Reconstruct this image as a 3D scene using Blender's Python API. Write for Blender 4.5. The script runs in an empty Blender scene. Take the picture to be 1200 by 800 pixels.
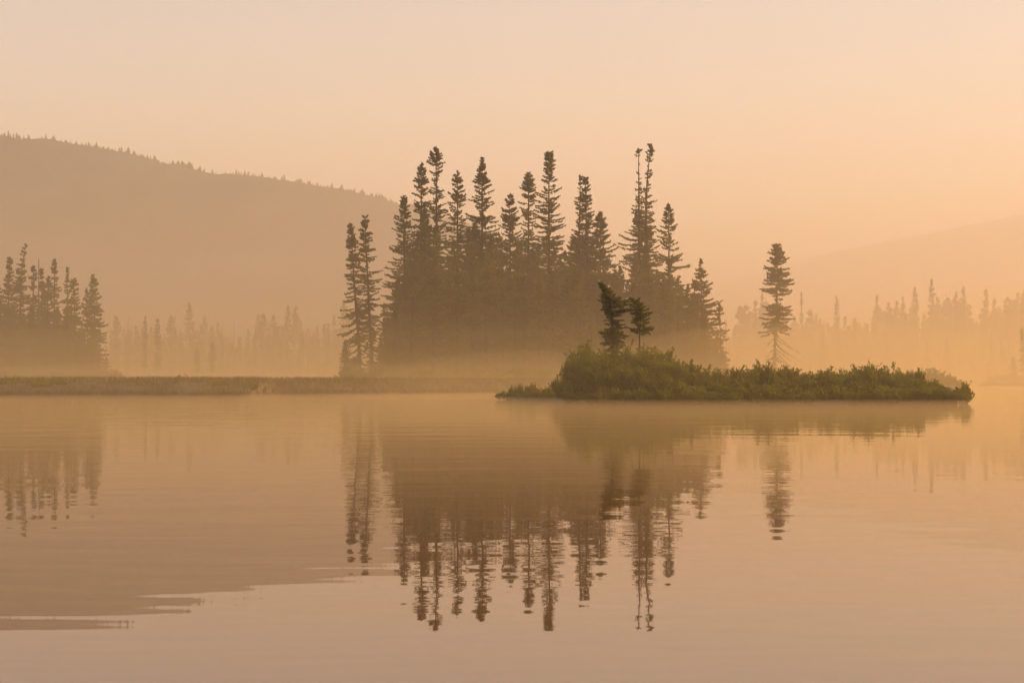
import bpy, math, random
import numpy as np

# ------------------------------------------------------------------ scene, camera, light
sc = bpy.context.scene
COL = sc.collection
R = math.radians

F = 2000.0          # focal length in photo pixels (1200 px wide picture, 60 mm on 36 mm)
CAM_H = 0.75        # low seat in a canoe
HOR = 447.0         # photo row of the horizon

cam_d = bpy.data.cameras.new('camera')
cam_d.sensor_width = 36.0
cam_d.lens = 60.0
cam_d.shift_y = 47.0 / 1200.0
cam_d.clip_start = 0.1
cam_d.clip_end = 20000
cam = bpy.data.objects.new('camera', cam_d)
cam.location = (0, 0, CAM_H)
cam.rotation_euler = (R(90), 0, 0)
COL.objects.link(cam)
sc.camera = cam

SUN_EL, SUN_AZ = 22.0, 86.0      # degrees; azimuth to the right of the view direction
world = bpy.data.worlds.new('World')
sc.world = world
world.use_nodes = True
wn = world.node_tree
bg = wn.nodes['Background']
sky = wn.nodes.new('ShaderNodeTexSky')
sky.sky_type = 'NISHITA'
sky.sun_disc = False
sky.sun_elevation = R(SUN_EL)
sky.sun_rotation = R(SUN_AZ)
sky.air_density = 1.3
sky.dust_density = 1.5
sky.ozone_density = 2.0
bg.inputs['Strength'].default_value = 0.095
wn.links.new(sky.outputs[0], bg.inputs['Color'])

sun_d = bpy.data.lights.new('sun', 'SUN')
sun_d.energy = 5.0
sun_d.angle = R(0.6)
sun_d.color = (1.0, 0.51, 0.15)
sun = bpy.data.objects.new('sun', sun_d)
sun.rotation_euler = (R(90 - SUN_EL), 0, R(180 - SUN_AZ))
sun.location = (60, 60, 60)
COL.objects.link(sun)

sc.view_settings.view_transform = 'Standard'
sc.view_settings.look = 'None'
sc.view_settings.gamma = 1.0
sc.view_settings.use_curve_mapping = False
sc.view_settings.exposure = 1.03
sc.cycles.use_denoising = True
sc.cycles.max_bounces = 14
sc.cycles.diffuse_bounces = 2
sc.cycles.glossy_bounces = 3
sc.cycles.transmission_bounces = 2
sc.cycles.volume_bounces = 10
sc.cycles.caustics_reflective = False
sc.cycles.caustics_refractive = False


def at(x, y, D):
    """photo pixel at a known distance -> world point"""
    return ((x - 600.0) / F * D, D, CAM_H + (HOR - y) / F * D)


# ------------------------------------------------------------------ materials
def mat(name):
    m = bpy.data.materials.new(name)
    m.use_nodes = True
    nt = m.node_tree
    nt.nodes.clear()
    out = nt.nodes.new('ShaderNodeOutputMaterial')
    return m, nt, out


def leafy(name, c1, c2, scale, trans=0.35):
    m, nt, out = mat(name)
    tc = nt.nodes.new('ShaderNodeNewGeometry')
    nz = nt.nodes.new('ShaderNodeTexNoise')
    nz.inputs['Scale'].default_value = scale
    nz.inputs['Detail'].default_value = 3
    nt.links.new(tc.outputs['Position'], nz.inputs['Vector'])
    rp = nt.nodes.new('ShaderNodeValToRGB')
    rp.color_ramp.elements[0].position = 0.35
    rp.color_ramp.elements[1].position = 0.68
    rp.color_ramp.elements[0].color = (*c1, 1)
    rp.color_ramp.elements[1].color = (*c2, 1)
    nt.links.new(nz.outputs['Fac'], rp.inputs['Fac'])
    p = nt.nodes.new('ShaderNodeBsdfPrincipled')
    p.inputs['Roughness'].default_value = 0.6
    p.inputs['Specular IOR Level'].default_value = 0.3
    nt.links.new(rp.outputs[0], p.inputs['Base Color'])
    t = nt.nodes.new('ShaderNodeBsdfTranslucent')
    nt.links.new(rp.outputs[0], t.inputs['Color'])
    mx = nt.nodes.new('ShaderNodeMixShader')
    mx.inputs[0].default_value = trans
    nt.links.new(p.outputs[0], mx.inputs[1])
    nt.links.new(t.outputs[0], mx.inputs[2])
    nt.links.new(mx.outputs[0], out.inputs['Surface'])
    return m


def rough(name, c1, c2, scale, bump=0.3):
    m, nt, out = mat(name)
    tc = nt.nodes.new('ShaderNodeNewGeometry')
    nz = nt.nodes.new('ShaderNodeTexNoise')
    nz.inputs['Scale'].default_value = scale
    nz.inputs['Detail'].default_value = 5
    nt.links.new(tc.outputs['Position'], nz.inputs['Vector'])
    rp = nt.nodes.new('ShaderNodeValToRGB')
    rp.color_ramp.elements[0].position = 0.3
    rp.color_ramp.elements[1].position = 0.7
    rp.color_ramp.elements[0].color = (*c1, 1)
    rp.color_ramp.elements[1].color = (*c2, 1)
    nt.links.new(nz.outputs['Fac'], rp.inputs['Fac'])
    bp = nt.nodes.new('ShaderNodeBump')
    bp.inputs['Strength'].default_value = bump
    bp.inputs['Distance'].default_value = 0.05
    nt.links.new(nz.outputs['Fac'], bp.inputs['Height'])
    p = nt.nodes.new('ShaderNodeBsdfPrincipled')
    p.inputs['Roughness'].default_value = 0.9
    nt.links.new(rp.outputs[0], p.inputs['Base Color'])
    nt.links.new(bp.outputs[0], p.inputs['Normal'])
    nt.links.new(p.outputs[0], out.inputs['Surface'])
    return m


M_NEEDLE = leafy('spruce_needles', (0.078, 0.078, 0.002), (0.160, 0.150, 0.004), 0.6, 0.45)
M_LEAF = leafy('shrub_leaves', (0.100, 0.110, 0.002), (0.195, 0.205, 0.004), 0.9, 0.5)
M_GRASS = leafy('sedge', (0.09, 0.075, 0.025), (0.15, 0.12, 0.04), 0.5, 0.4)
M_BARK = rough('bark', (0.030, 0.022, 0.014), (0.065, 0.050, 0.034), 6.0)
M_DEAD = rough('dead_wood', (0.10, 0.085, 0.065), (0.17, 0.15, 0.12), 8.0)
M_SOIL = rough('bog_soil', (0.045, 0.035, 0.018), (0.09, 0.075, 0.03), 1.2)
M_HILL = rough('hill_woods', (0.03, 0.035, 0.018), (0.06, 0.06, 0.028), 0.05)

# still water
M_WATER, nt, out = mat('lake_water')
p = nt.nodes.new('ShaderNodeBsdfPrincipled')
p.inputs['Base Color'].default_value = (0.11, 0.048, 0.011, 1)
p.inputs['Roughness'].default_value = 0.015
p.inputs['IOR'].default_value = 1.75
p.inputs['Specular IOR Level'].default_value = 0.5
geo = nt.nodes.new('ShaderNodeNewGeometry')


def wave_noise(sx, sy, detail, rough_):
    mp = nt.nodes.new('ShaderNodeMapping')
    mp.inputs['Scale'].default_value = (sx, sy, 1)
    nz = nt.nodes.new('ShaderNodeTexNoise')
    nz.noise_dimensions = '2D'
    nz.inputs['Scale'].default_value = 1.0
    nz.inputs['Detail'].default_value = detail
    nz.inputs['Roughness'].default_value = rough_
    nt.links.new(geo.outputs['Position'], mp.inputs['Vector'])
    nt.links.new(mp.outputs[0], nz.inputs['Vector'])
    return nz.outputs['Fac']


def math_node(op, a, b):
    n = nt.nodes.new('ShaderNodeMath')
    n.operation = op
    for i, v in enumerate((a, b)):
        if isinstance(v, float):
            n.inputs[i].default_value = v
        else:
            nt.links.new(v, n.inputs[i])
    return n.outputs[0]


h1 = math_node('MULTIPLY', wave_noise(0.45, 1.0, 1.0, 0.4), 0.8)
h2 = math_node('MULTIPLY', wave_noise(1.6, 3.6, 1.0, 0.4), 0.20)
patch = wave_noise(0.02, 0.045, 2.0, 0.5)
amp = math_node('MULTIPLY_ADD', patch, 1.6)
amp.node.inputs[2].default_value = -0.2
sep = nt.nodes.new('ShaderNodeSeparateXYZ')
nt.links.new(geo.outputs['Position'], sep.inputs[0])
breeze = nt.nodes.new('ShaderNodeMapRange')
breeze.interpolation_type = 'SMOOTHSTEP'
breeze.inputs['From Min'].default_value = 24.0
breeze.inputs['From Max'].default_value = 50.0
breeze.inputs['To Min'].default_value = 1.0
breeze.inputs['To Max'].default_value = 4.0
nt.links.new(math_node('ADD', sep.outputs['Y'], math_node('MULTIPLY', wave_noise(0.06, 0.1, 2.0, 0.5), 14.0)), breeze.inputs['Value'])
hh = math_node('MULTIPLY', math_node('MULTIPLY', math_node('ADD', h1, h2), amp), breeze.outputs[0])
bp = nt.nodes.new('ShaderNodeBump')
bp.inputs['Strength'].default_value = 1.0
bp.inputs['Distance'].default_value = 0.006
nt.links.new(hh, bp.inputs['Height'])
nt.links.new(bp.outputs[0], p.inputs['Normal'])
nt.links.new(p.outputs[0], out.inputs['Surface'])


def air(name, density, color, g):
    m, nt, out = mat(name)
    v = nt.nodes.new('ShaderNodeVolumePrincipled')
    v.inputs['Color'].default_value = (*color, 1)
    v.inputs['Density'].default_value = density
    v.inputs['Density Attribute'].default_value = ''
    v.inputs['Anisotropy'].default_value = g
    nt.links.new(v.outputs[0], out.inputs['Volume'])
    m.cycles.homogeneous_volume = True
    return m


# ------------------------------------------------------------------ mesh helpers
class MB:
    """collects vertex / face arrays and links them as one mesh"""

    def __init__(s):
        s.v, s.f, s.m, s.n = [], [], [], 0

    def add(s, verts, faces, mi=0):
        verts = np.asarray(verts, float).reshape(-1, 3)
        faces = np.asarray(faces, int)
        if not len(faces):
            return
        s.v.append(verts)
        s.f.append(faces + s.n)
        s.m.append(np.full(len(faces), mi))
        s.n += len(verts)

    def tube(s, pts, radii, sides=6, mi=0, cap=True):
        pts = np.asarray(pts, float)
        n = len(pts)
        tan = np.gradient(pts, axis=0)
        tan /= np.linalg.norm(tan, axis=1)[:, None] + 1e-9
        ref = np.where(np.abs(tan[:, 2:3]) > 0.9, np.array([[1.0, 0, 0]]), np.array([[0, 0, 1.0]]))
        a = np.cross(tan, ref)
        a /= np.linalg.norm(a, axis=1)[:, None] + 1e-9
        b = np.cross(tan, a)
        th = np.arange(sides) * 2 * math.pi / sides
        ring = pts[:, None, :] + np.asarray(radii)[:, None, None] * (
            np.cos(th)[None, :, None] * a[:, None, :] + np.sin(th)[None, :, None] * b[:, None, :])
        i = np.arange(n - 1)[:, None] * sides
        k = np.arange(sides)[None, :]
        k2 = (k + 1) % sides
        f = np.stack([i + k, i + k2, i + sides + k2, i + sides + k], -1).reshape(-1, 4)
        s.add(ring.reshape(-1, 3), f, mi)

    def mesh(s, name, mats, smooth=False):
        me = bpy.data.meshes.new(name)
        V = np.concatenate(s.v)
        sizes = np.concatenate([np.full(len(f), f.shape[1]) for f in s.f])
        L = np.concatenate([f.ravel() for f in s.f])
        me.vertices.add(len(V))
        me.vertices.foreach_set('co', V.astype(np.float32).ravel())
        me.loops.add(len(L))
        me.loops.foreach_set('vertex_index', L.astype(np.int32))
        me.polygons.add(len(sizes))
        st = np.concatenate([[0], np.cumsum(sizes)[:-1]])
        me.polygons.foreach_set('loop_start', st.astype(np.int32))
        me.polygons.foreach_set('material_index', np.concatenate(s.m).astype(np.int32))
        if smooth:
            me.polygons.foreach_set('use_smooth', np.ones(len(sizes), bool))
        for m in mats:
            me.materials.append(m)
        me.update(calc_edges=True)
        return me


def link(name, me, parent=None, loc=None):
    o = bpy.data.objects.new(name, me)
    COL.objects.link(o)
    if parent is not None:
        o.parent = parent
    if loc is not None:
        o.location = loc
    return o


def tag(o, label=None, cat=None, group=None, kind=None):
    if label:
        o['label'] = label
    if cat:
        o['category'] = cat
    if group:
        o['group'] = group
    if kind:
        o['kind'] = kind
    return o


def thing(name, label, cat, loc, group=None):
    o = link(name, None, loc=loc)
    o.empty_display_size = 0.3
    return tag(o, label, cat, group)


def copy_tree(o, loc, rz, s, label, group=None):
    c = o.copy()
    COL.objects.link(c)
    c.location = loc
    c.rotation_euler = (0, 0, rz)
    c.scale = s if isinstance(s, tuple) else (s, s, s)
    c['label'] = label
    if group:
        c['group'] = group
    for ch in list(o.children):
        d = ch.copy()
        COL.objects.link(d)
        d.parent = c
    return c


def blades(rng, P, dirs, ln, wd):
    """diamond leaf faces at points P along dirs"""
    n = len(P)
    rnd = rng.normal(size=(n, 3))
    nn = np.cross(dirs, rnd)
    nn /= np.linalg.norm(nn, axis=1)[:, None] + 1e-9
    ln = ln[:, None]
    wd = wd[:, None]
    q = np.stack([P, P + dirs * ln * 0.55 + nn * wd, P + dirs * ln, P + dirs * ln * 0.55 - nn * wd], 1)
    return q.reshape(-1, 3), np.arange(4 * n).reshape(-1, 4)


# ------------------------------------------------------------------ spruces
def spruce_mesh(seed, trunk, prof, s, droop=0.0, base_r=None, twig=1.0, branch_n=1.1, tip_up=0.35, raw=False):
    """trunk: local points from base to tip (metres). prof: (height m, reach left, reach right, density), top first.
    s: metres per photo pixel at the tree's distance, the size of the finest detail."""
    rng = np.random.default_rng(seed)
    trunk = np.asarray(trunk, float)
    tz = trunk[:, 2]
    H = tz[-1]
    prof = sorted(prof)
    pz = np.array([q[0] for q in prof])
    pl = np.array([q[1] for q in prof])
    pr = np.array([q[2] for q in prof])
    pd = np.array([q[3] for q in prof])
    tb, cb = MB(), MB()
    # trunk, slightly wavy
    n = 14
    zz = np.linspace(0, H, n)
    wob = rng.normal(0, 0.35 * s, (n, 2)).cumsum(0) * 0.6
    wob[0] = 0
    cx = lambda z: np.interp(z, tz, trunk[:, 0]) + np.interp(z, zz, wob[:, 0])
    cy = lambda z: np.interp(z, tz, trunk[:, 1]) + np.interp(z, zz, wob[:, 1])
    r0 = base_r or 0.011 * H
    tb.tube(np.stack([cx(zz), cy(zz), zz - 0.15 * (zz == 0)], 1), r0 * (1 - 0.92 * zz / H) + 0.15 * s, 7)
    # branches
    z = pz[0]
    BO, BD, BL, BE, BT = [], [], [], [], []
    while z < H - 0.5 * s:
        d = 0.42 + 0.62 * float(np.interp(z, pz, pd)) if np.interp(z, pz, pd) > 0.2 and not raw else float(np.interp(z, pz, pd))
        t = z / H
        k = rng.poisson(max(d, 0.05) * branch_n * 1.9)
        whorl = z
        a0 = rng.uniform(0, 6.28)
        for j in range(k):
            az = a0 + j * 6.28 / max(k, 1) + rng.normal(0, 0.35)
            c = math.cos(az)
            reach = np.interp(z, pz, pr) if c > 0 else np.interp(z, pz, pl)
            both = 0.5 * (np.interp(z, pz, pr) + np.interp(z, pz, pl))
            reach = reach * abs(c) + both * (1 - abs(c))
            L = reach * (rng.uniform(0.62, 1.05) if rng.random() < 0.85 else rng.uniform(0.25, 0.6))
            if L < 0.8 * s:
                L = 0.8 * s
            e = (t - 0.72) * 1.15 - droop + rng.normal(0, 0.16)
            if t > 0.93:
                e += 0.22
            BO.append((0, 0, whorl + rng.normal(0, 0.6 * s)))
            BD.append(az)
            BL.append(L)
            BE.append(max(-0.75, min(0.95, e)))
            BT.append(d)
        z += 1.75 * s * rng.uniform(0.5, 1.5)
    BO = np.array(BO)
    BO[:, 0] = cx(BO[:, 2])
    BO[:, 1] = cy(BO[:, 2])
    BD, BL, BE, BT = map(np.array, (BD, BL, BE, BT))
    hd = np.stack([np.cos(BD), np.sin(BD), np.zeros_like(BD)], 1)
    side = np.stack([-np.sin(BD), np.cos(BD), np.zeros_like(BD)], 1)

    def on(i, u):
        """point on branch i at fraction u"""
        h = hd[i] * (BL[i] * u * np.cos(BE[i]))[:, None]
        zup = BL[i] * (u * np.sin(BE[i]) + tip_up * u ** 2.2 * np.where(BE[i] < 0.2, 1, 0.2) * 0.6)
        o = BO[i] + h
        o[:, 2] += zup
        return o

    nb = len(BO)
    # woody branch: thin tapered strips
    for i in range(nb):
        ii = np.array([i, i, i])
        pts = on(ii, np.array([0, 0.5, 1.0]))
        w = 0.28 * s + 0.004 * BL[i]
        tb.tube(pts, [w, w * 0.7, w * 0.3], 3)
    cnt = np.maximum(5, (BL / s * 3.6 + 7) * np.clip(BT, 0.6, 1.2) * twig).astype(int)
    idx = np.repeat(np.arange(nb), cnt)
    u = rng.uniform(0.03, 1.0, len(idx)) ** 0.9
    P = on(idx, u)
    sg = rng.choice([-1, 1], len(idx))
    tang = hd[idx] * np.cos(BE[idx])[:, None]
    tang[:, 2] += np.sin(BE[idx]) + tip_up * u * 0.9
    d = tang * rng.uniform(0.3, 1.0, len(idx))[:, None] + side[idx] * (sg * rng.uniform(0.1, 0.9, len(idx)))[:, None]
    d[:, 2] += rng.normal(-0.10, 0.35, len(idx))
    d /= np.linalg.norm(d, axis=1)[:, None]
    ln = s * rng.uniform(1.7, 3.9, len(idx)) * np.clip(1.15 - 0.45 * u, 0.5, 1.2)
    ln = np.minimum(ln, np.maximum(BL[idx] * 0.75, 1.6 * s))
    v, f = blades(rng, P, d, ln, s * rng.uniform(0.55, 1.05, len(idx)))
    cb.add(v, f)
    # leader shoot and its needles
    m = 14
    zt = rng.uniform(H - 4.5 * s, H - 0.5 * s, m)
    P = np.stack([cx(zt), cy(zt), zt], 1)
    d = rng.normal(0, 0.45, (m, 3))
    d[:, 2] = 1
    d /= np.linalg.norm(d, axis=1)[:, None]
    v, f = blades(rng, P, d, s * rng.uniform(1.5, 3, m), s * rng.uniform(0.4, 0.8, m))
    cb.add(v, f)
    return tb, cb


NSEED = [100]


def photo_spruce(label, D, xb, top, prof, base_z=0.7, mids=(), group=None, name='spruce_tree', wide=1.0, **kw):
    """a spruce given in photo pixels: base column xb, tip (x, y), rows with reach left/right and density"""
    NSEED[0] += 1
    s = D / F
    bx = (xb - 600) * s
    zof = lambda y: CAM_H + (HOR - y) * s - base_z
    tr = [(0, 0, 0)] + [((x - xb) * s, 0, zof(y)) for x, y in mids] + [((top[0] - xb) * s, 0, zof(top[1]))]
    rows = []
    for q in prof:
        y, a, d = q[0], q[1], q[-1]
        fat = (.95 + .40 * min(1, (y - top[1]) / 60)) * wide
        l, r = a if isinstance(a, tuple) else (a, a)
        rows.append((max(zof(y), 0.05), l * s * fat, r * s * fat, d))
    tb, cb = spruce_mesh(NSEED[0], tr, rows, s, **kw)
    o = thing(name, label, 'tree', (bx, D, base_z), group)
    link('trunk', tb.mesh('trunk', [M_BARK]), o)
    link('crown', cb.mesh('crown', [M_NEEDLE]), o)
    return o


# ------------------------------------------------------------------ lake, land, hills
def sheet(name, pts, z, m, kind='structure'):
    b = MB()
    b.add([(x, y, z) for x, y in pts], [list(range(len(pts)))])
    return tag(link(name, b.mesh(name, [m])), kind=kind)


sheet('lake_water', [(-3700, -280), (3700, -280), (3700, 3700), (-3700, 3700)], 0.0, M_WATER)


def land(name, outline, top, lip, m=M_SOIL, seed=1):
    """a low bank: closed outline (x, y) at the waterline, ragged, rising over 'lip' metres to 'top'"""
    rng = np.random.default_rng(seed)
    pts = []
    o = np.array(outline, float)
    for i in range(len(o)):
        a, c = o[i], o[(i + 1) % len(o)]
        k = max(2, min(60, int(np.linalg.norm(c - a) / 0.7)))
        for t in np.arange(k) / k:
            pts.append(a + (c - a) * t)
    pts = np.array(pts)
    cen = pts.mean(0)
    n = len(pts)
    jit = rng.normal(0, 0.10, n)
    b = MB()
    rings = []
    for off, z in ((0, -0.4), (0.02, 0.02), (0.25, 0.55), (0.7, 0.85), (1.0, 1.0)):
        d = cen - pts
        L = np.linalg.norm(d, axis=1)[:, None]
        q = pts + d / L * (off * lip + jit[:, None] * lip * 0.6)
        rings.append(np.c_[q, np.full(n, max(z, -0.4) * (top if z > 0 else 1)) + rng.normal(0, 0.03, n) * (z > 0.5)])
    V = np.concatenate(rings)
    k = np.arange(n)
    k2 = (k + 1) % n
    for r in range(len(rings) - 1):
        b.add(np.zeros((0, 3)), []) if False else None
    b.v.append(V)
    b.n = len(V)
    for r in range(len(rings) - 1):
        f = np.stack([r * n + k, r * n + k2, (r + 1) * n + k2, (r + 1) * n + k], 1)
        b.f.append(f)
        b.m.append(np.zeros(n, int))
    b.f.append(np.array([[(len(rings) - 1) * n + i for i in range(n)]]))
    b.m.append(np.zeros(1, int))
    return tag(link(name, b.mesh(name, [m])), kind='structure')


def X(px, D):
    return (px - 600) / F * D


BOG = [(-90, 79), (X(60, 79), 79.5), (X(180, 79), 78.5), (X(290, 79), 79), (X(296, 80), 83), (X(330, 86), 86),
       (X(400, 88), 88), (X(480, 92), 92), (X(560, 97), 97), (X(660, 104), 104), (X(760, 118), 118),
       (X(850, 138), 138), (X(866, 152), 152), (X(850, 172), 172), (X(700, 190), 190), (X(400, 205), 205),
       (X(140, 215), 215), (-95, 216)]
land('bog_bank', BOG, 0.72, 2.0, seed=3)
land('islet_ground', [(X(640, 64), 64.5), (X(660, 60), 60), (X(720, 58.2), 58.4), (X(850, 58), 57.8), (X(1000, 57.6), 57.5),
                      (X(1120, 57.6), 57.8), (X(1133, 59), 59.5), (X(1120, 62), 62.5), (X(900, 64), 66), (X(760, 66), 69),
                      (X(670, 68), 69)], 0.20, 1.2, seed=5)
land('islet_tip_ground', [(X(590, 69.5), 69.3), (X(640, 67.5), 67.4), (X(662, 68), 67.6), (X(660, 71), 71.5), (X(600, 72), 71.8)], 0.10, 0.8, seed=6)
land('spit_ground', [(X(862, 160), 160), (X(960, 158), 158), (X(985, 166), 166), (X(930, 176), 176), (X(868, 174), 174)], 0.7, 1.5, seed=7)
land('shoal_ground', [(X(1045, 112), 112), (X(1130, 110), 110), (X(1138, 116), 116), (X(1050, 119), 119)], 0.4, 1.0, seed=8)
land('point_ground', [(X(1150, 250), 252), (X(1320, 240), 240), (X(1330, 275), 275), (X(1170, 275), 275)], 0.6, 2.0, seed=9)
land('far_shore', [(-700, 236), (X(120, 250), 250), (X(330, 290), 292), (X(520, 320), 320), (X(800, 345), 345),
                   (X(1000, 360), 362), (X(1300, 345), 345), (700, 330), (1500, 900), (1500, 3300), (-1500, 3300), (-1500, 600)],
     0.9, 6.0, seed=10)


def hill(name, ridge, D, depth, seed, back=500):
    """wooded hill: ridge rows in photo pixels at distance D; slopes down towards the lake"""
    rng = np.random.default_rng(seed)
    xs = np.array([q[0] for q in ridge], float)
    ys = np.array([q[1] for q in ridge], float)
    px = np.arange(xs[0], xs[-1] + 1, 4.0)
    s = D / F
    zr = CAM_H + (HOR - np.interp(px, xs, ys)) * s
    zr = np.maximum(zr + np.convolve(rng.normal(0, 1.0, len(px)), np.ones(5) / 5, 'same') * 0.8, 0.5)
    wx = (px - 600) * s
    tt = np.concatenate([np.linspace(-1, 0, 40), np.linspace(0, 1, 10)[1:]])
    rows = []
    for t in tt:
        if t <= 0:
            y = D + t * depth
            h = zr * (0.5 + 0.5 * np.cos(t * math.pi)) ** 0.85
        else:
            y = D + t * back
            h = zr * (1 - t ** 2) - 2.0 * t
        nz = np.convolve(rng.normal(0, 1, len(px)), np.ones(7) / 7, 'same') * (0.5 if abs(t) > 1e-6 else 0)
        rows.append(np.c_[wx * (y / D) ** 0.5, np.full(len(px), y), h + nz])
    V = np.concatenate(rows)
    n, m = len(px), len(tt)
    i = np.arange(m - 1)[:, None] * n + np.arange(n - 1)[None, :]
    f = np.stack([i, i + 1, i + n + 1, i + n], -1).reshape(-1, 4)
    b = MB()
    b.add(V, f)
    o = tag(link(name, b.mesh(name, [M_HILL], smooth=True)), kind='structure')
    return px, wx, zr, rows


RIDGE = [(-700, 260), (-400, 190), (-200, 168), (0, 171), (40, 174), (80, 176), (110, 182), (150, 189), (200, 200), (250, 212), (300, 218),
         (350, 223), (400, 231), (430, 237), (460, 245), (500, 254), (560, 276), (640, 310), (720, 345), (820, 390), (900, 430)]
HD = 900.0
hp, hx, hz, hrows = hill('hill', RIDGE, HD, 540, 11)
RIDGE2 = [(640, 420), (760, 372), (840, 340), (900, 318), (960, 302), (1020, 290), (1080, 279), (1140, 266), (1200, 254), (1300, 240), (1500, 225), (1800, 260), (2100, 380)]
hp2, hx2, hz2, hrows2 = hill('hill', RIDGE2, 3200.0, 1800, 12, 380)


# ------------------------------------------------------------------ hill woods
def tiny_spruce(b, rng, base, h, w, tiers=4, mi=0, trunk=False):
    """small far spruce: stacked ragged skirts"""
    x, y, z = base
    k = 5
    for t in range(tiers):
        z0 = z + h * (0.08 + 0.8 * t / tiers)
        z1 = min(z + h, z0 + h * (1.15 / tiers + 0.12))
        r = w * (1 - 0.8 * t / tiers) * rng.uniform(0.75, 1.2)
        th = rng.uniform(0, 6.28) + np.arange(2 * k) * math.pi / k
        rr = np.where(np.arange(2 * k) % 2, r * 0.45, r) * rng.uniform(0.7, 1.2, 2 * k)
        ring = np.stack([x + rr * np.cos(th), y + rr * np.sin(th), z0 + rng.uniform(-0.04, 0.03, 2 * k) * h], 1)
        V = np.concatenate([ring, [[x + rng.normal(0, .03) * w, y, z1]]])
        i = np.arange(2 * k)
        b.add(V, np.stack([i, (i + 1) % (2 * k), np.full(2 * k, 2 * k)], 1), mi)


rng = np.random.default_rng(21)
fb = MB()
allr = np.stack(hrows)                       # t, px, xyz
for _ in range(3600):
    a = 39 - int(abs(rng.normal(0, 2.2)))
    a = max(a, 20)
    c = rng.integers(0, allr.shape[1])
    q = allr[a, c]
    if q[2] < 8:
        continue
    h = rng.uniform(2.2, 4.4)
    tiny_spruce(fb, rng, (q[0] + rng.uniform(-1, 1), q[1] - rng.uniform(0, 12), q[2] - 1.6), h, h * rng.uniform(0.22, 0.34), 3)
tag(link('hill_forest', fb.mesh('hill_forest', [M_NEEDLE])), 'dim spruce woods covering the long hill at left', 'forest', kind='stuff')
ridge_me = []
for k in range(6):
    b = MB()
    tiny_spruce(b, rng, (0, 0, 0), 1.0, rng.uniform(0.16, 0.3), rng.integers(3, 6))
    ridge_me.append(b.mesh('ridge_spruce', [M_NEEDLE]))
n_r = 0
for px in np.arange(2, 470, 2.7):
    px += rng.uniform(-1.2, 1.2)
    z = np.interp(px, hp, hz)
    x = np.interp(px, hp, hx)
    clump = 0.5 + 0.5 * math.sin(px * 0.11 + 2.1 * math.sin(px * 0.037))
    if rng.random() < 0.25 * (1 - clump):
        continue
    tall = rng.random() < 0.04 + 0.28 * clump ** 3
    h = rng.uniform(4.5, 8.0) if tall else rng.uniform(2.0, 4.8) * (0.75 + 0.4 * clump)
    o = link('ridge_spruce', ridge_me[rng.integers(0, 6)], loc=(x, HD - rng.uniform(0, 4), z - 0.7))
    o.scale = (h * rng.uniform(0.9, 2.4), h * 1.2, h)
    o.rotation_euler = (0, 0, rng.uniform(0, 6))
    tag(o, 'tiny faded spruce standing on the skyline of the long hill', 'tree', 'spruces along the hill skyline')

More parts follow.
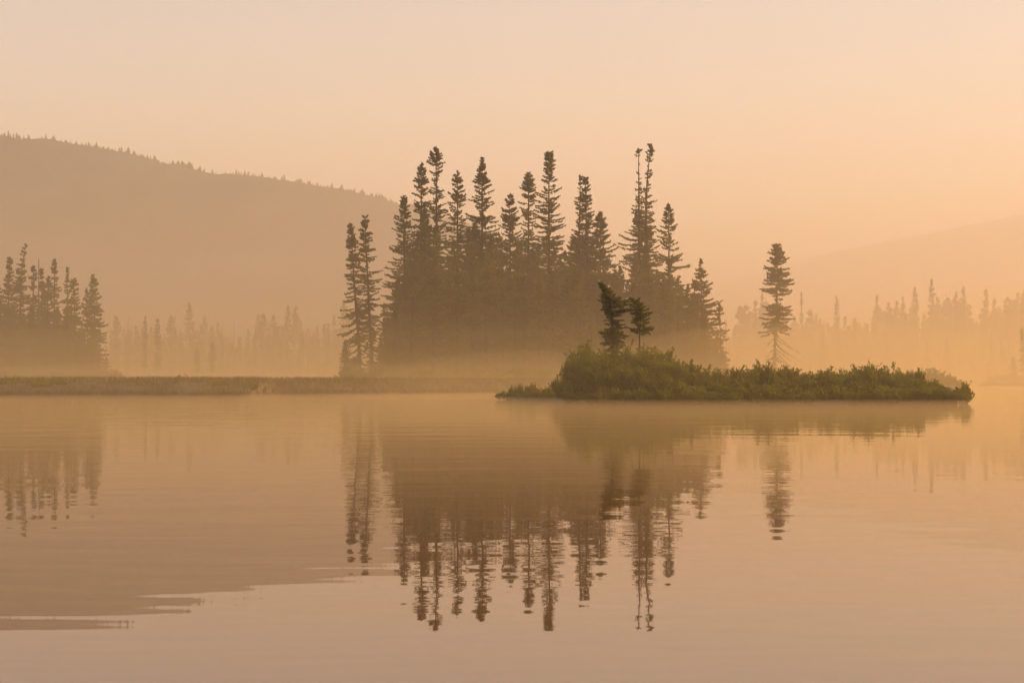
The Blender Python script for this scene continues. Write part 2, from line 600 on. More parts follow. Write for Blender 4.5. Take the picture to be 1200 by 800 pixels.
# ------------------------------------------------------------------ the main grove
G = 'tall spruces of the middle grove'
hero = [
    ('leftmost slim spruce of middle grove, leaning left, apart from the dense trees', 146, 423, (411, 262), [(272, 4, 1.2), (282, 7, 1.2), (290, 9, 1.0), (305, 9, .7), (330, 11, .65), (360, (15, 11), .6), (385, (19, 11), .6), (410, (26, 11), .6), (432, (20, 8), .5)], dict(droop=0.15)),
    ('slim spruce right beside the leaning leftmost one, with small pointed crown', 147, 437, (427, 254), [(258, 4, 1.3), (264, 6, 1.3), (273, 8, 1.2), (285, 10, .7), (310, 13, .5), (322, (9, 16), .5), (340, 13, .6), (380, 12, .6), (430, 8, .5)], {}),
    ('spruce with blunt square-cut top at left edge of dense middle grove', 150, 475, (474, 229), [(230, 4, 1.6), (240, 5, 1.6), (250, 8, 1.4), (258, 12, .7), (280, 13, .6), (305, 16, .65), (340, 22, .9), (375, 25, 1), (430, 26, 1)], {}),
    ('dark club-topped spruce just left of the tallest left-hand spruce', 151, 493, (492, 191), [(195, 3, 1.5), (202, 6, 1.5), (212, 8, 1.5), (222, 10, 1.0), (232, 9, .7), (260, 12, .7), (300, 14, 1), (430, 18, 1)], {}),
    ('tallest spruce in left half of middle grove, forked bushy top over bare stem', 150, 512, (511, 172), [(176, 3, 1.3), (182, 7, 1.3), (192, 11, 1.3), (198, 11, .9), (206, 9, .55), (215, 8, .5), (235, 9, .6), (250, 11, .7), (270, 12, .8), (300, 14, .7), (430, 18, .8)], {}),
    ('spruce with spearhead-shaped top between two taller ones, left half of grove', 150, 535, (536, 202), [(206, 3, 1.4), (214, 7, 1.4), (224, 9, 1.4), (232, 11, 1.3), (238, 13, 1), (244, 9, .45), (270, 13, .6), (300, 14, .7), (430, 18, 1)], {}),
    ('tall spruce with smooth bullet-shaped top above dense dark column', 149, 566, (565, 185), [(188, 3, 1.7), (197, 5, 1.7), (210, 7, 1.6), (216, 11, .9), (240, 14, .8), (255, 14, 1.1), (265, 17, 1.3), (300, 18, 1.4), (430, 22, 1.2)], {}),
    ('shorter spruce with thick pointed top, lowest crest between grove centre trees', 150, 597, (597, 229), [(233, 4, 1.5), (242, 8, 1.5), (255, 10, 1.5), (266, 11, 1.1), (280, 15, .8), (300, 16, 1), (430, 20, 1)], {}),
    ('thin spruce with small tufted top left of the flat-topped tall one', 152, 619, (619, 203), [(205, 3, 1.3), (211, 6, 1.3), (221, 9, 1.1), (228, (12, 9), .9), (250, 8, .5), (290, 11, .6), (320, 12, .8), (430, 16, 1)], {}),
    ('tall spruce with blunt thick top and tiered branches, centre of the grove', 148, 643, (643, 180), [(181, 5, 1.6), (190, 8, 1.7), (200, 8, 1.6), (208, 7, 1.0), (214, 10, .8), (225, 13, .8), (250, 14, .9), (280, 17, .9), (310, 20, 1), (430, 24, 1)], {}),
    ('dark club-topped spruce with a bare thin spruce touching its left side', 150, 689, (688, 209), [(212, 3, 1.6), (219, 5, 1.7), (229, 6, 1.7), (236, 10, 1.1), (250, 9, .8), (270, 10, .8), (282, 16, 1.1), (300, 18, 1.2), (430, 22, 1.2)], {}),
    ('nearly bare thin spruce stem beside the club-topped spruce right of centre', 151, 679, (681, 206), [(208, 3, .9), (214, 3.5, .6), (222, 2.5, .25), (240, (6, 3), .6), (246, 4, .4), (270, 3, .25), (280, 14, .9), (300, 16, 1), (430, 18, 1)], {}),
    ('broad pointed spruce right of the club-topped one, above the wind-bent trees', 149, 703, (703, 248), [(252, 3, 1.5), (259, 7, 1.5), (268, 11, 1.4), (273, 10, 1), (282, 13, .9), (296, 17, .9), (330, 19, 1.1), (430, 20, 1)], {}),
    ('left stem of the tallest ragged pair, bare with a tuft on top', 150, 750, (749, 175), [(177, 4, 1.0), (182, 6, .9), (187, 3, .25), (192, (7, 3), .2), (215, 3, .22), (232, 4, .35), (245, 8, .6), (270, 10, .9), (285, (20, 10), 1), (320, (20, 14), 1.2), (430, 22, 1.2)], dict(raw=True)),
    ('right stem of the tallest ragged pair, topmost tuft tilted to the right', 151, 758, (763, 169), [(172, 3, .9), (178, 6, 1), (186, 5, .6), (194, 3, .3), (203, (2, 6), .5), (215, 3, .3), (232, 8, .6), (250, 11, .8), (270, 11, .9), (300, 16, 1), (430, 18, 1)], dict(raw=True, mids=((757, 300), (758, 225)))),
    ('pointed spruce with wide lower branches just right of the tallest ragged pair', 148, 783, (783, 239), [(242, 2.5, 1.4), (250, 6, 1.4), (257, 8, 1.1), (264, 8, .6), (272, 14, .8), (290, 15, .55), (310, 18, .9), (330, 24, 1), (345, 24, .7), (430, 24, .8)], {}),
    ('dense conical spruce with sharp tip at right end of middle grove', 149, 823, (823, 303), [(306, 2, 1.2), (315, 5, 1.2), (325, 8, 1.2), (345, 14, 1.3), (370, 20, 1.3), (400, 23, 1.3), (435, 25, 1.2)], {}),
    ('shorter spruce tucked against left side of the sharp-tipped conical spruce', 150, 813, (814, 329), [(332, 3, 1.3), (345, 7, 1.3), (365, 10, 1.2), (435, 14, 1)], {}),
    ('low thin spruce at outermost right edge of middle grove', 148, 845, (844, 356), [(358, 2, 1.0), (372, 6, .9), (385, 10, .6), (400, 8, .8), (420, 10, .6), (438, 11, .7)], {}),
    ('dark pointed spruce in front of the club-topped trees, left half of grove', 146, 498, (498, 244), [(247, 2, 1.5), (260, 6, 1.7), (290, 9, 1.6), (330, 12, 1.5), (430, 18, 1.3)], {}),
    ('mid-height pointed spruce between spearhead-topped and bullet-topped spruces', 147, 549, (549, 268), [(271, 2, 1.4), (282, 5, 1.4), (300, 8, 1.3), (340, 12, 1.3), (430, 18, 1.3)], {}),
    ('small pointed spruce in the gap left of the tallest ragged pair', 147, 721, (721, 311), [(314, 2, 1.3), (325, 6, 1.3), (345, 9, 1.2), (430, 16, 1.2)], {}),
]
SHORT = [(423, 'the leaning leftmost spruce'), (475, 'the square-topped spruce at left edge'), (493, 'the club-topped spruce left of the tallest'), (512, 'the tallest left-hand spruce'), (535, 'the spearhead-topped spruce'), (566, 'the bullet-topped spruce'), (597, 'the shorter thick-pointed spruce'), (619, 'the thin tufted spruce'), (643, 'the blunt tiered central spruce'), (685, 'the club-topped spruce with bare neighbour'), (703, 'the broad pointed spruce'), (754, 'the tallest ragged pair'), (783, 'the pointed wide-based spruce'), (823, 'the sharp-tipped conical spruce')]
for lab, D, xb, top, prof, kw in hero:
    photo_spruce(lab, D, xb, top, prof, group=G, **kw)

# understorey spruces that close the grove
rng = np.random.default_rng(31)
protos = []
for k in range(5):
    NSEED[0] += 1
    H = 9.0
    w = rng.uniform(1.05, 1.5)
    prof = [(0.4, w * .95, w, 1.3), (3.5, w * 0.9, w * .85, 1.3), (6, w * 0.6, w * .65, 1.3), (8, w * 0.3, w * .28, 1.4), (8.8, .12, .12, 1.4)]
    protos.append(spruce_mesh(NSEED[0], [(0, 0, 0), (rng.uniform(-.2, .2), 0, H)], prof, 0.078, twig=1.0))
protos = [(t.mesh('trunk', [M_BARK]), c.mesh('crown', [M_NEEDLE])) for t, c in protos]


def understorey(px, ytop, D, label, group):
    t, c = protos[rng.integers(0, 5)]
    H = CAM_H + (HOR - ytop) * D / F - 0.7
    o = thing('understorey_spruce', label, 'tree', (X(px, D), D, 0.7), group)
    k = H / 9.0
    o.scale = (max(k, 0.7) * rng.uniform(.75, 1.15), max(k, 0.7), k)
    o.rotation_euler = (0, 0, rng.uniform(0, 6.28))
    link('trunk', t, o)
    link('crown', c, o)


TOPS = [(448, 372), (465, 318), (485, 272), (520, 282), (560, 268), (600, 284), (640, 280), (690, 286), (730, 318), (760, 292), (800, 330), (830, 350), (845, 392)]
tx, ty = zip(*TOPS)
for row, D0 in ((0, 139), (1, 154), (2, 160), (3, 144)):
    for px in np.arange(450 + row * 4, 842, 15):
        q = px + rng.uniform(-5, 5)
        yt = np.interp(q, tx, ty) + abs(rng.normal(0, 30)) + (22 if row in (0,) else -8)
        understorey(q, min(yt, 412), D0 + rng.uniform(-2.5, 2.5), 'lower spruce in the dark mass beneath ' + min(SHORT, key=lambda t: abs(t[0] - q))[1], 'understorey of the middle grove')
for px, yt in ((405, 398), (455, 372), (447, 392), (438, 420), (412, 418)):
    understorey(px, yt, 143 + rng.uniform(-3, 3), 'young spruce at foot of the two slim left-hand spruces', 'young spruces at left foot of the grove')

# ------------------------------------------------------------------ lone spruce
lone = photo_spruce('lone spruce with two foliage tiers and bare drooping lower branches', 167, 906, (911, 287),
                    [(290, 4, 1.4), (297, 9, 1.5), (305, 11, 1.4), (313, 14, 1.1), (325, 13, 1.6), (333, 15, 1.5), (337, (20, 14), 1.4), (341, (11, 17), 1.3), (347, 12, .9),
                     (351, 4, .5), (356, 9, .9), (361, 13, 1.3), (372, 15, 1.6), (379, (20, 15), 1.5), (385, (22, 15), 1.3), (389, 3, .15), (400, 2.5, .15), (414, 4, .3), (424, 9, .6), (432, 13, .8), (440, 13, .8)],
                    base_z=0.65, mids=((909, 380), (911, 330)), raw=True, wide=1.08, droop=.12)
s = 167 / F
rng2 = np.random.default_rng(5)
for (y0, dx, dy) in ((392, 18, 14), (396, 24, 15), (399, 13, 18), (403, 30, 20), (408, 17, 14), (412, 25, 22), (416, 14, 12), (394, -8, 8), (405, -9, 11)):
    b = MB()
    u = np.linspace(0, 1, 6)
    z0 = CAM_H + (HOR - y0) * s - 0.65
    pts = np.stack([3 * s + dx * s * u, rng2.uniform(-.5, .5) * u, z0 - dy * s * (u ** 0.8) + rng2.normal(0, .04, 6)], 1)
    b.tube(pts, 0.055 * (1 - 0.8 * u), 4)
    for j in range(5):
        p0 = pts[rng2.integers(1, 6)]
        e = p0 + np.array([np.sign(dx) * rng2.uniform(.15, .5), rng2.uniform(-.2, .2), rng2.uniform(-.45, .1)])
        b.tube([p0, (p0 + e) / 2 + rng2.normal(0, .03, 3), e], [.025, .02, .012], 3)
    link('dead_branch', b.mesh('dead_branch', [M_DEAD]), lone)

# ------------------------------------------------------------------ left grove
GL = 'spruces of the left grove'
left = [
    ('spruce with bushy rounded top at far left, second crown from picture edge', 187, 11, (10, 303), [(304, 4, 1.2), (310, 5, 1.3), (325, 5, 1.0), (340, 7, .9), (360, 14, 1.2), (440, 18, 1.2)], {}),
    ('tallest spruce of left grove with crooked forked twigs at top', 186, 24, (31, 288), [(291, (5, 3), .5), (297, (6, 3), .4), (305, 5, .7), (315, 7, 1.2), (330, 9, 1.2), (360, 14, 1.2), (440, 20, 1.2)], dict(mids=((25, 320), (28, 300)))),
    ('small blunt spruce right of the crooked-topped tallest left spruce', 187, 38, (38, 312), [(315, 3, 1.3), (322, 5, 1.3), (335, 6, .8), (350, 8, .7), (440, 14, 1.1)], {}),
    ('narrow spruce beside thin dead pole in left grove', 188, 50, (50, 315), [(318, 3, 1.2), (326, 4, 1.1), (345, 6, .9), (440, 14, 1.1)], {}),
    ('short dark-topped spruce in middle of left grove', 186, 55, (56, 324), [(327, 3, 1.4), (340, 6, 1.4), (355, 9, 1.2), (440, 16, 1.2)], {}),
    ('slim spruce with layered branches, tallest of the left grove centre', 187, 65, (64, 304), [(307, 3, 1.3), (314, 5, 1.0), (325, 4, .5), (335, 7, .6), (350, 8, .7), (440, 14, 1)], {}),
    ('thin sparse spruce pole between layered spruce and thick-topped one, left grove', 188, 79, (79, 314), [(317, 2, .9), (326, 3, .8), (345, 4, .6), (360, 7, 1), (440, 14, 1)], {}),
    ('thick-topped spruce right of the thin pole in left grove', 186, 88, (87, 326), [(329, 4, 1.4), (337, 8, 1.4), (348, 8, 1.1), (365, 11, 1), (440, 18, 1.1)], {}),
    ('pointed spruce at right end of left grove, standing a little apart', 185, 113, (111, 322), [(325, 3, 1.3), (333, 6, 1.3), (345, 8, 1.1), (352, 11, .8), (362, 10, 1.1), (380, 13, 1.2), (440, 18, 1.2)], {}),
    ('short sparse spruce touching left side of the right-end pointed spruce', 187, 104, (103, 338), [(340, 2, 1.0), (352, 5, .7), (370, 8, 1), (440, 13, 1)], {}),
    ('low spruce cut by left picture edge, left grove', 187, -2, (-2, 331), [(334, 2, 1.2), (348, 7, 1), (370, 12, 1.1), (440, 16, 1.1)], {}),
]
for lab, D, xb, top, prof, kw in left:
    photo_spruce(lab, D, xb, top, prof, group=GL, wide=.82, **kw)
LT = [(-30, 350), (20, 345), (60, 350), (90, 358), (112, 372), (124, 398), (133, 428)]
lx, ly = zip(*LT)
for row, D0 in ((0, 180), (1, 191), (2, 184)):
    for px in np.arange(-76 + row * 5, 134, 13):
        q = px + rng.uniform(-4, 4)
        understorey(q, min(np.interp(q, lx, ly) + abs(rng.normal(0, 14)) + 8, 432), D0 + rng.uniform(-2, 2),
                    'lower spruce packed among the trees of left grove', 'understorey of the left grove')


def dead_pole(label, D, px, ytop, base_z, group, seed):
    r = np.random.default_rng(seed)
    s = D / F
    H = CAM_H + (HOR - ytop) * s - base_z
    o = thing('dead_tree', label, 'dead tree', (X(px, D), D, base_z), group)
    b = MB()
    u = np.linspace(0, 1, 9)
    pts = np.stack([r.normal(0, .02, 9).cumsum(), r.normal(0, .02, 9).cumsum(), H * u - 0.2 * (u == 0)], 1)
    b.tube(pts, 0.10 * (1 - 0.75 * u) + 0.02, 5)
    link('trunk', b.mesh('trunk', [M_DEAD]), o)
    b = MB()
    for k in range(int(H * 2.2)):
        z = r.uniform(.25, .97) * H
        a = r.uniform(0, 6.28)
        L = r.uniform(.2, .75)
        p0 = np.array([0, 0, z])
        e = p0 + [L * math.cos(a), L * math.sin(a), r.uniform(-.35, .1) * L]
        b.tube([p0, e], [.03, .015], 3)
    link('branch_stubs', b.mesh('branch_stubs', [M_DEAD]), o)


dead_pole('thin dead pole standing between crowns of left grove', 187, 45, 303, 0.7, None, 1)

# ------------------------------------------------------------------ far shore trees
rng = np.random.default_rng(41)
far_me = []
for k in range(8):
    NSEED[0] += 1
    H = 12.0
    w = rng.uniform(.7, 1.5)
    dens = rng.uniform(.7, 1.3)
    lo = rng.uniform(.3, 3.5)
    prof = [(lo, w, w, dens), (5, w * .9, w * .85, dens), (8, w * .6, w * .6, dens), (10, w * .5, w * .45, dens * 1.2), (11.3, w * .35, w * .3, 1.4), (11.8, .15, .15, 1.4)]
    t, c = spruce_mesh(NSEED[0], [(0, 0, 0), (rng.uniform(-.25, .25), 0, H)], prof, 0.17, twig=.9)
    b = MB()
    for src, mi in ((t, 0), (c, 1)):
        off = b.n
        for v in src.v:
            b.v.append(v)
            b.n += len(v)
        for f in src.f:
            b.f.append(f + off)
            b.m.append(np.full(len(f), mi))
    far_me.append(b.mesh('far_spruce', [M_BARK, M_NEEDLE]))


def far_spruce(px, ytop, D, label, group, base_z=0.9, wide=1.0):
    H = CAM_H + (HOR - ytop) * D / F - base_z
    o = link('far_spruce', far_me[rng.integers(0, 8)], loc=(X(px, D), D, base_z))
    k = H / 12.0
    o.scale = (wide * max(.7, k) * rng.uniform(.7, 1.1), wide * max(.7, k), k)
    o.rotation_euler = (0, 0, rng.uniform(0, 6.28))
    tag(o, label, 'tree', group)


# left far shore
far_spruce(186, 374, 262, 'darker pointed far spruce right of left grove, taller of two', None)
far_spruce(169, 372, 262, 'thin far spruce left of the darker pointed far spruce', None, wide=.6)
far_spruce(247, 402, 262, 'short dim far spruce halfway between left grove and middle grove', None)
far_spruce(231, 408, 262, 'short dim far spruce, left one of a low pair on far shore', None)
GF1 = 'spruces of the far shore at left'
for px in np.arange(128, 445, 3.4):
    q = px + rng.uniform(-2.5, 2.5)
    y = 393 - 12 * (q > 290) + rng.normal(0, 9) - (rng.random() < .12) * 14 + 8 * math.sin(q * .07 + 1)
    far_spruce(q, y, 300 + (q - 128) * 0.1 + rng.uniform(0, 45), 'faded spruce in misty row on far shore left of grove', GF1)
for k, px in enumerate((150, 186 + 75, 315, 352, 274, 205, 385)):
    dead_pole('bare dead pole fading in mist on far shore at left', 285 + 4 * k, px, 372 + rng.uniform(-4, 10), 0.9, 'dead poles of the far shore at left', 50 + k)
# right far shore
GF2 = 'spruces of the far shore at right'
for px in np.arange(842, 1215, 2.6):
    q = px + rng.uniform(-2.5, 2.5)
    y = 376 - max(0, (q - 930)) * 0.06 + rng.normal(0, 7) + 9 * math.sin(q * .06 + math.sin(q * .023) * 2)
    far_spruce(q, y, 385 + rng.uniform(0, 50), 'pale faded spruce in misty row on far shore at right', GF2)
for q, y in ((870, 362), (893, 344), (939, 343), (982, 349), (1027, 346), (1059, 350), (1072, 337), (1092, 330), (1107, 352), (1114, 355), (1122, 342), (1129, 337), (1156, 339), (1165, 350), (1192, 352), (1198, 349)):
    far_spruce(q, y, 392, 'taller thin spruce rising above misty far row at right', 'taller spruces of the far shore at right', wide=.55)
for k, (px, y) in enumerate(((1027, 344), (981, 349), (1091, 328), (938, 342), (895, 343))):
    dead_pole('bare pole poking above misty far row at right', 388, px + 2, y, 0.9, 'dead poles of the far shore at right', 70 + k)
# depth of the far woods
fb = MB()
for _ in range(1500):
    D = rng.uniform(340, 600)
    px = rng.uniform(-300, 1500)
    if px < 480:
        D -= 25
    h = rng.uniform(5, 10.5)
    tiny_spruce(fb, rng, (X(px, D), D, 0.85), h, h * rng.uniform(.13, .2), 5)
tag(link('far_forest', fb.mesh('far_forest', [M_NEEDLE])), 'misty mass of spruce woods behind the far shore rows', 'forest', kind='stuff')
# right edge point
for k, (px, y, lab) in enumerate(((1199, 384, 'faded spruce cut by right picture edge on a low point'), (1216, 376, None), (1230, 380, None), (1188, 418, 'small faded spruce at foot of right-edge spruce'))):
    if lab:
        far_spruce(px, y, 258, lab, None, base_z=0.6, wide=1.3)


# ------------------------------------------------------------------ shrubs
def shrub_mesh(seed, Rx, H, leaf, nst=16, nleaf=1500):
    r = np.random.default_rng(seed)
    sb, lb = MB(), MB()
    tips, along = [], []
    for k in range(nst):
        a = r.uniform(0, 6.28)
        rad = math.sqrt(r.random()) * Rx * .9
        hh = H * (1 - .55 * (rad / Rx) ** 2) * r.uniform(.72, 1.08)
        u = np.linspace(0, 1, 6)
        base = np.array([rad * .3 * math.cos(a), rad * .3 * math.sin(a), -.05])
        pts = base + np.stack([rad * .7 * math.cos(a) * u ** 1.4, rad * .7 * math.sin(a) * u ** 1.4, hh * u ** .85], 1) + r.normal(0, .025, (6, 3)) * u[:, None]
        sb.tube(pts, .013 * (1 - .75 * u) + .003, 4)
        for j in range(6):
            q = r.uniform(.25, .97)
            p0 = np.array([np.interp(q, u, pts[:, c]) for c in range(3)])
            e = p0 + np.array([r.normal(0, .16), r.normal(0, .16), r.uniform(.02, .28)]) * min(1.1, H)
            sb.tube([p0, e], [.006, .003], 3)
            along.append((p0, e))
        along.append((pts[3], pts[5]))
    A = np.array([a for a, _ in along])
    B = np.array([b for _, b in along])
    i = r.integers(0, len(A), nleaf)
    t = r.uniform(.1, 1.05, nleaf)[:, None]
    P = A[i] + (B[i] - A[i]) * t + r.normal(0, .012, (nleaf, 3))
    d = r.normal(0, 1, (nleaf, 3))
    d[:, 2] = np.abs(d[:, 2]) * .8 + .1
    d /= np.linalg.norm(d, axis=1)[:, None]
    v, f = blades(r, P, d, leaf * r.uniform(.6, 1.3, nleaf), leaf * .27 * r.uniform(.7, 1.2, nleaf))
    lb.add(v, f)
    return sb, lb


shp = {}
for hc, nl in ((.5, 1300), (1.0, 2100), (1.6, 3000), (2.2, 3800)):
    shp[hc] = []
    for k in range(4):
        a, b = shrub_mesh(200 + k + int(hc * 100), .75, hc, .10, nst=int(16 + 8 * hc), nleaf=nl)
        shp[hc].append((a.mesh('stem_cluster', [M_BARK]), b.mesh('crown', [M_LEAF])))
rng = np.random.default_rng(61)


def shrub(px, ytop, D, base_z, label, group=None, wide=1.0, name='shrub'):
    H = CAM_H + (HOR - ytop) * D / F - base_z
    o = thing(name, label, 'shrub', (X(px, D), D, base_z), group)
    H = max(H, .25)
    hc = min(shp, key=lambda q: abs(q - H))
    o.scale = (wide * rng.uniform(.9, 1.15), wide, H / hc)
    o.rotation_euler = (0, 0, rng.uniform(0, 6.28))
    a, b = shp[hc][rng.integers(0, 4)]
    link('stem_cluster', a, o)
    link('crown', b, o)
    return o


ITOP = [(640, 456), (655, 440), (663, 424), (680, 406), (690, 396), (705, 408), (720, 405), (755, 402), (775, 410), (790, 416), (805, 424), (818, 433),
        (840, 430), (860, 434), (880, 430), (900, 426), (912, 432), (940, 436), (960, 434), (985, 432), (1000, 434), (1017, 425), (1030, 433),
        (1045, 434), (1060, 433), (1075, 438), (1085, 444), (1095, 448), (1105, 450), (1120, 448), (1136, 452)]
ix, iy = zip(*ITOP)
GI = 'leafy shrubs of the near islet'
for row, D0, lift, step in ((0, 58.9, 18, 15), (1, 60.6, 7, 14), (2, 62.4, 1, 15), (3, 64.3, 2, 17)):
    for px in np.arange(664 + row * 5, 1126 - row * 6, step):
        q = px + rng.uniform(-4, 4)
        y = np.interp(q, ix, iy) + lift + rng.normal(0, 2.5)
        hi = np.interp(q, ix, iy) < 424
        if hi and row == 0:
            y += 8
        lab = next(t for lim, t in ((700, 'leafy shrub on left slope of the islet mound'), (765, 'leafy shrub round the wind-bent trees on the islet mound'), (812, 'leafy shrub on right slope of the islet mound'),
                                    (880, 'leafy shrub in the islet hedge between mound and lone spruce'), (940, 'leafy shrub in the islet hedge right below lone spruce'),
                                    (1040, 'leafy shrub in the long islet hedge right of lone spruce'), (2000, 'leafy shrub in the dropping right end of the islet hedge')) if q < lim)
        shrub(q, min(y, 462), D0 + rng.uniform(-.4, .4) + (2.2 if q < 690 else 0), .15, lab,
              'shrubs of the islet mound' if q < 812 else 'shrubs of the islet hedge', wide=rng.uniform(.62, .8) if q > 672 else .5)
for px in np.arange(664, 1132, 7.5):
    q = px + rng.uniform(-4, 4)
    shrub(q, 457 + rng.uniform(-4, 6), 57.9 + rng.uniform(-.35, .25) + (2.0 if q < 690 else 0), .0, 'low shrub overhanging the waterline below the islet ' + ('mound' if q < 812 else 'hedge' if q < 1040 else 'right end'),
          'shrubs at the islet waterline', wide=.5)
for q, y, D, lab in ((690, 394, 63.5, 'tallest upright shrub on left shoulder of the near islet'),
                     (1017, 422, 60, 'shrub with raised sprig sticking up above the islet hedge'),
                     (900, 424, 60, 'airy leafy shrub right below the lone spruce'),
                     (1130, 448, 59.0, 'rounded shrub at right tip of the near islet'),
                     (657, 438, 64.8, 'shrub sloping down at left end of the islet mound'),
                     (668, 420, 64.0, 'ragged shrub halfway up left slope of the islet mound')):
    shrub(q, y, D, .15, lab, None, wide=.5)
for q, y, D in ((592, 458, 70.2), (603, 452, 70), (613, 450, 70.3), (623, 449, 69.8), (633, 455, 69.4), (644, 453, 68.9), (652, 450, 68.6), (608, 460, 68.6), (628, 459, 68.2), (586, 463, 69.9), (598, 461, 69.0), (618, 460, 68.3), (638, 459, 67.8), (648, 458, 67.4), (656, 452, 67.0), (660, 446, 66.0), (655, 459, 66.2), (662, 456, 64.6)):
    shrub(q, y, D, .05, 'small misty shrub on low tip left of the islet', 'shrubs on the misty tip', wide=.42)
for q, y in ((1052, 440), (1064, 432), (1076, 431), (1088, 430), (1098, 431), (1108, 436), (1118, 441), (1126, 446), (1058, 437), (1083, 436), (1103, 439)):
    shrub(q, y, 114.5 + rng.uniform(-1.5, 1.5), .35, 'faint misty shrub behind right end of the islet', 'shrubs on the shoal behind the islet', wide=.8)
for q in np.arange(868, 960, 9.0):
    shrub(q, 432 + rng.uniform(-3, 5), 165 + rng.uniform(-4, 3), .65, 'misty shrub on the spit at foot of lone spruce', 'shrubs on the spit', wide=1.1)
for q in np.arange(404, 856, 11.0):
    D = np.interp(q, [404, 560, 660, 860], [120, 122, 128, 142])
    shrub(q + rng.uniform(-4, 4), 436 + rng.uniform(-8, 4), D + rng.uniform(-5, 5), .7, 'dim shrub along front foot of middle grove', 'shrubs at foot of the middle grove', wide=1.2)
for q in np.arange(-10, 140, 11.0):
    shrub(q + rng.uniform(-4, 4), 436 + rng.uniform(-8, 4), 165 + rng.uniform(-5, 5), .7, 'dim shrub along front foot of left grove', 'shrubs at foot of the left grove', wide=1.4)
for q in np.arange(1156, 1240, 9.0):
    shrub(q, 436 + rng.uniform(-3, 4) + max(0, 1185 - q) * .25, 256, .55, 'very faint shrub on the low point at right edge', 'shrubs on the right-edge point', wide=1.6)

# ------------------------------------------------------------------ wind-bent trees on the islet
photo_spruce('wind-bent spruce on islet mound, its top leaning left', 66, 719, (702, 333),
             [(335, (2, 5), 1.8), (340, (3, 9), 1.8), (346, (4, 10), 1.8), (350, (12, 12), 1.7), (354, (14, 26), 1.9), (360, (10, 27), 1.8), (366, (8, 20), 1.7),
              (371, (17, 15), 1.3), (376, (8, 11), 1.3), (384, (12, 13), 1.4), (394, (12, 12), 1.4), (404, (9, 9), 1.3), (420, (6, 6), 1.0)],
             base_z=.15, mids=((718, 395), (717, 360), (712, 347)), name='bent_spruce', base_r=.10, branch_n=1.2, twig=.85, raw=True, wide=1.12, tip_up=.1)
photo_spruce('small flat-topped bent tree on thin bare trunk, islet mound', 66, 749, (745, 353),
             [(354, (8, 5), 1.8), (358, (15, 6), 1.9), (364, (14, 10), 1.9), (370, (11, 12), 1.8), (378, (12, 14), 1.9), (386, (15, 14), 2.0), (390, (11, 11), 1.2), (392, (1, 1), .05), (420, (1, 1), .05)],
             base_z=.15, mids=((749, 395), (751, 370)), name='bent_spruce', base_r=.05, branch_n=1.2, twig=.85, raw=True, wide=1.05, tip_up=.05)

for q in np.arange(-5, 480, 6.0):
    D = np.interp(q, [0, 290, 300, 480], [80.6, 80.6, 87, 93.5])
    shrub(q + rng.uniform(-3, 3), 446 + rng.uniform(-3.5, 3) - 3.5 * max(0, math.sin(q * .05) * math.sin(q * .017 + 1)), D + rng.uniform(-.3, 1.8), .3, 'low scrubby bush on the flat bog bank ' + ('nearest the left grove' if q < 290 else 'in front of the two slim spruces'),
          'low bushes on the bog bank', wide=.7)

# ------------------------------------------------------------------ sedge on the banks
rng = np.random.default_rng(81)


def sedge(name, label, spots, h, w):
    n = len(spots)
    P = np.asarray(spots, float)
    d = rng.normal(0, .28, (n, 3))
    d[:, 2] = 1
    d /= np.linalg.norm(d, axis=1)[:, None]
    b = MB()
    v, f = blades(rng, P, d, h * rng.uniform(.5, 1.15, n), w * rng.uniform(.7, 1.3, n))
    b.add(v, f)
    tag(link(name, b.mesh(name, [M_GRASS])), label, 'sedge', kind='stuff')


fx = np.array([q[0] for q in BOG[:13]])
fy = np.array([q[1] for q in BOG[:13]])
spots = []
for _ in range(26000):
    x = rng.uniform(X(-20, 79), X(860, 150))
    y0 = np.interp(x, fx, fy)
    t = rng.uniform(0, 1) ** 1.6 * 14
    z = .72 * min(1, .15 + t / 2.0 * .85)
    spots.append((x, y0 + t + .05, z - .04))
sedge('bank_sedge', 'dim sedge fringe along the low bog bank', spots, .34, .03)

# ------------------------------------------------------------------ air
def haze_box(x0, x1, y0, y1, z0, z1, m, label):
    b = MB()
    V = [(x, y, z) for z in (z0, z1) for x, y in ((x0, y0), (x1, y0), (x1, y1), (x0, y1))]
    b.add(V, [(3, 2, 1, 0), (4, 5, 6, 7), (0, 1, 5, 4), (1, 2, 6, 5), (2, 3, 7, 6), (3, 0, 4, 7)])
    return tag(link('haze', b.mesh('haze', [m])), label, 'haze', kind='stuff')


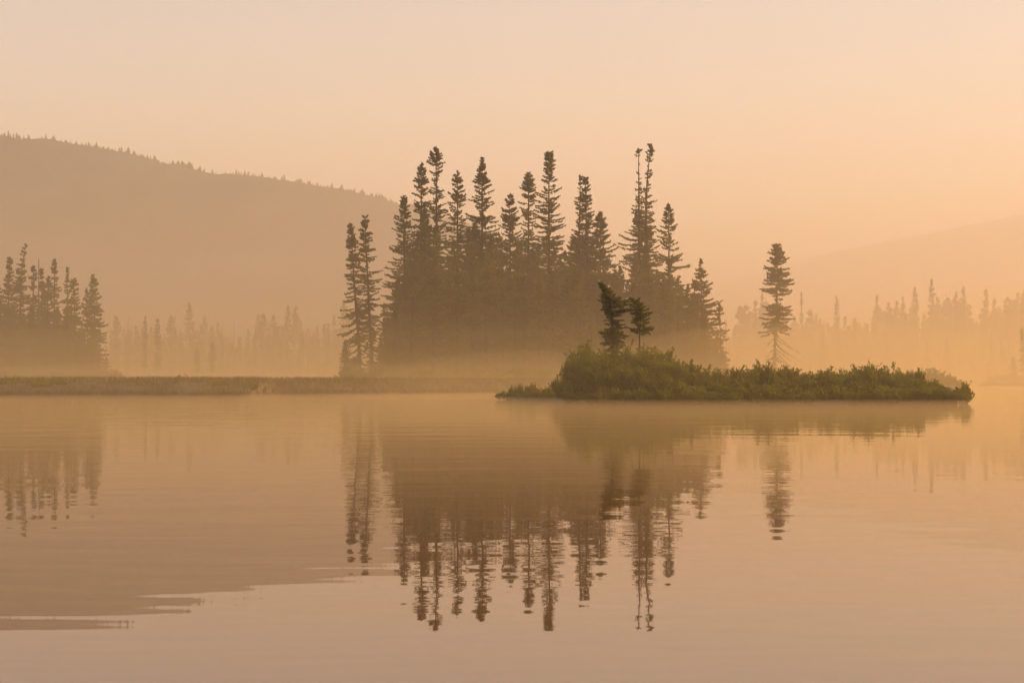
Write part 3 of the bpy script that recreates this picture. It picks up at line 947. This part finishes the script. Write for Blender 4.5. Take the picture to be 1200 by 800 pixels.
HC = (0.89, 0.86, 0.79)
MC = (1.0, 0.79, 0.40)
FC = (1.0, 0.85, 0.64)
haze_box(-3800, 3800, -300, 3800, -1.0, 372, air('haze_air', 0.00073, HC, 0.15), 'thin warm morning haze filling the whole valley')
for k, (zt, dn, y0) in enumerate(((0.17, .0230, 11), (2.0, .0028, 30), (5.0, .0015, 72.5), (10.0, .0019, 80), (20.0, .0014, 118), (40.0, .0012, 222), (70.0, .0006, 260))):
    haze_box(-2600 + 3 * k, 2600 - 3 * k, y0, 3500 - 5 * k, -.4 - .03 * k, zt, air('mist_air', dn, MC if zt < 15 else FC, 0.5),
             'low mist lying on the lake, layer reaching %s high' % ['knee', 'two metres', 'five metres', 'ten metres', 'twenty metres', 'forty metres', 'seventy metres'][k])


def mist_bank(c, r, m, label):
    """a soft-edged bank of mist: flattened ball"""
    b = MB()
    nu, nv = 28, 14
    V = [(c[0], c[1], c[2] + r[2])]
    for j in range(1, nv):
        ph = math.pi * j / nv
        for i in range(nu):
            th = 2 * math.pi * i / nu
            V.append((c[0] + r[0] * math.sin(ph) * math.cos(th), c[1] + r[1] * math.sin(ph) * math.sin(th), c[2] + r[2] * math.cos(ph)))
    V.append((c[0], c[1], c[2] - r[2]))
    b.add(V, [(1 + (j - 1) * nu + i, 1 + j * nu + i, 1 + j * nu + (i + 1) % nu, 1 + (j - 1) * nu + (i + 1) % nu) for j in range(1, nv - 1) for i in range(nu)])
    last = len(V) - 1
    b.f.append(np.array([(0, 1 + i, 1 + (i + 1) % nu) for i in range(nu)] + [(last, last - nu + (i + 1) % nu, last - nu + i) for i in range(nu)]))
    b.m.append(np.zeros(2 * nu, int))
    return tag(link('haze', b.mesh('haze', [m], smooth=True)), label, 'haze', kind='stuff')


mist_bank((150, 300, 0), (120, 110, 22), air('mist_air', .0022, MC, .5), 'bright mist bank over the far water at right')
mist_bank((X(540, 103), 104, 0), (15, 11, 4.2), air('mist_air', .0020, MC, .5), 'pale mist bank along the water in front of middle grove')
mist_bank((X(250, 74), 72, 0), (18, 7, 1.6), air('mist_air', .012, MC, .5), 'thin mist bank over the water before the left bank')
mist_bank((X(620, 76), 77, 0), (8, 7, 2.2), air('mist_air', .014, MC, .5), 'small mist patch behind left tip of the islet')
mist_bank((X(960, 90), 92, 0), (15, 13, 4.0), air('mist_air', .012, MC, .5), 'glowing mist bank behind the long islet hedge')
mist_bank((X(60, 150), 152, 0.5), (20, 16, 5.0), air('mist_air', .003, MC, .5), 'mist bank at foot of the left grove')
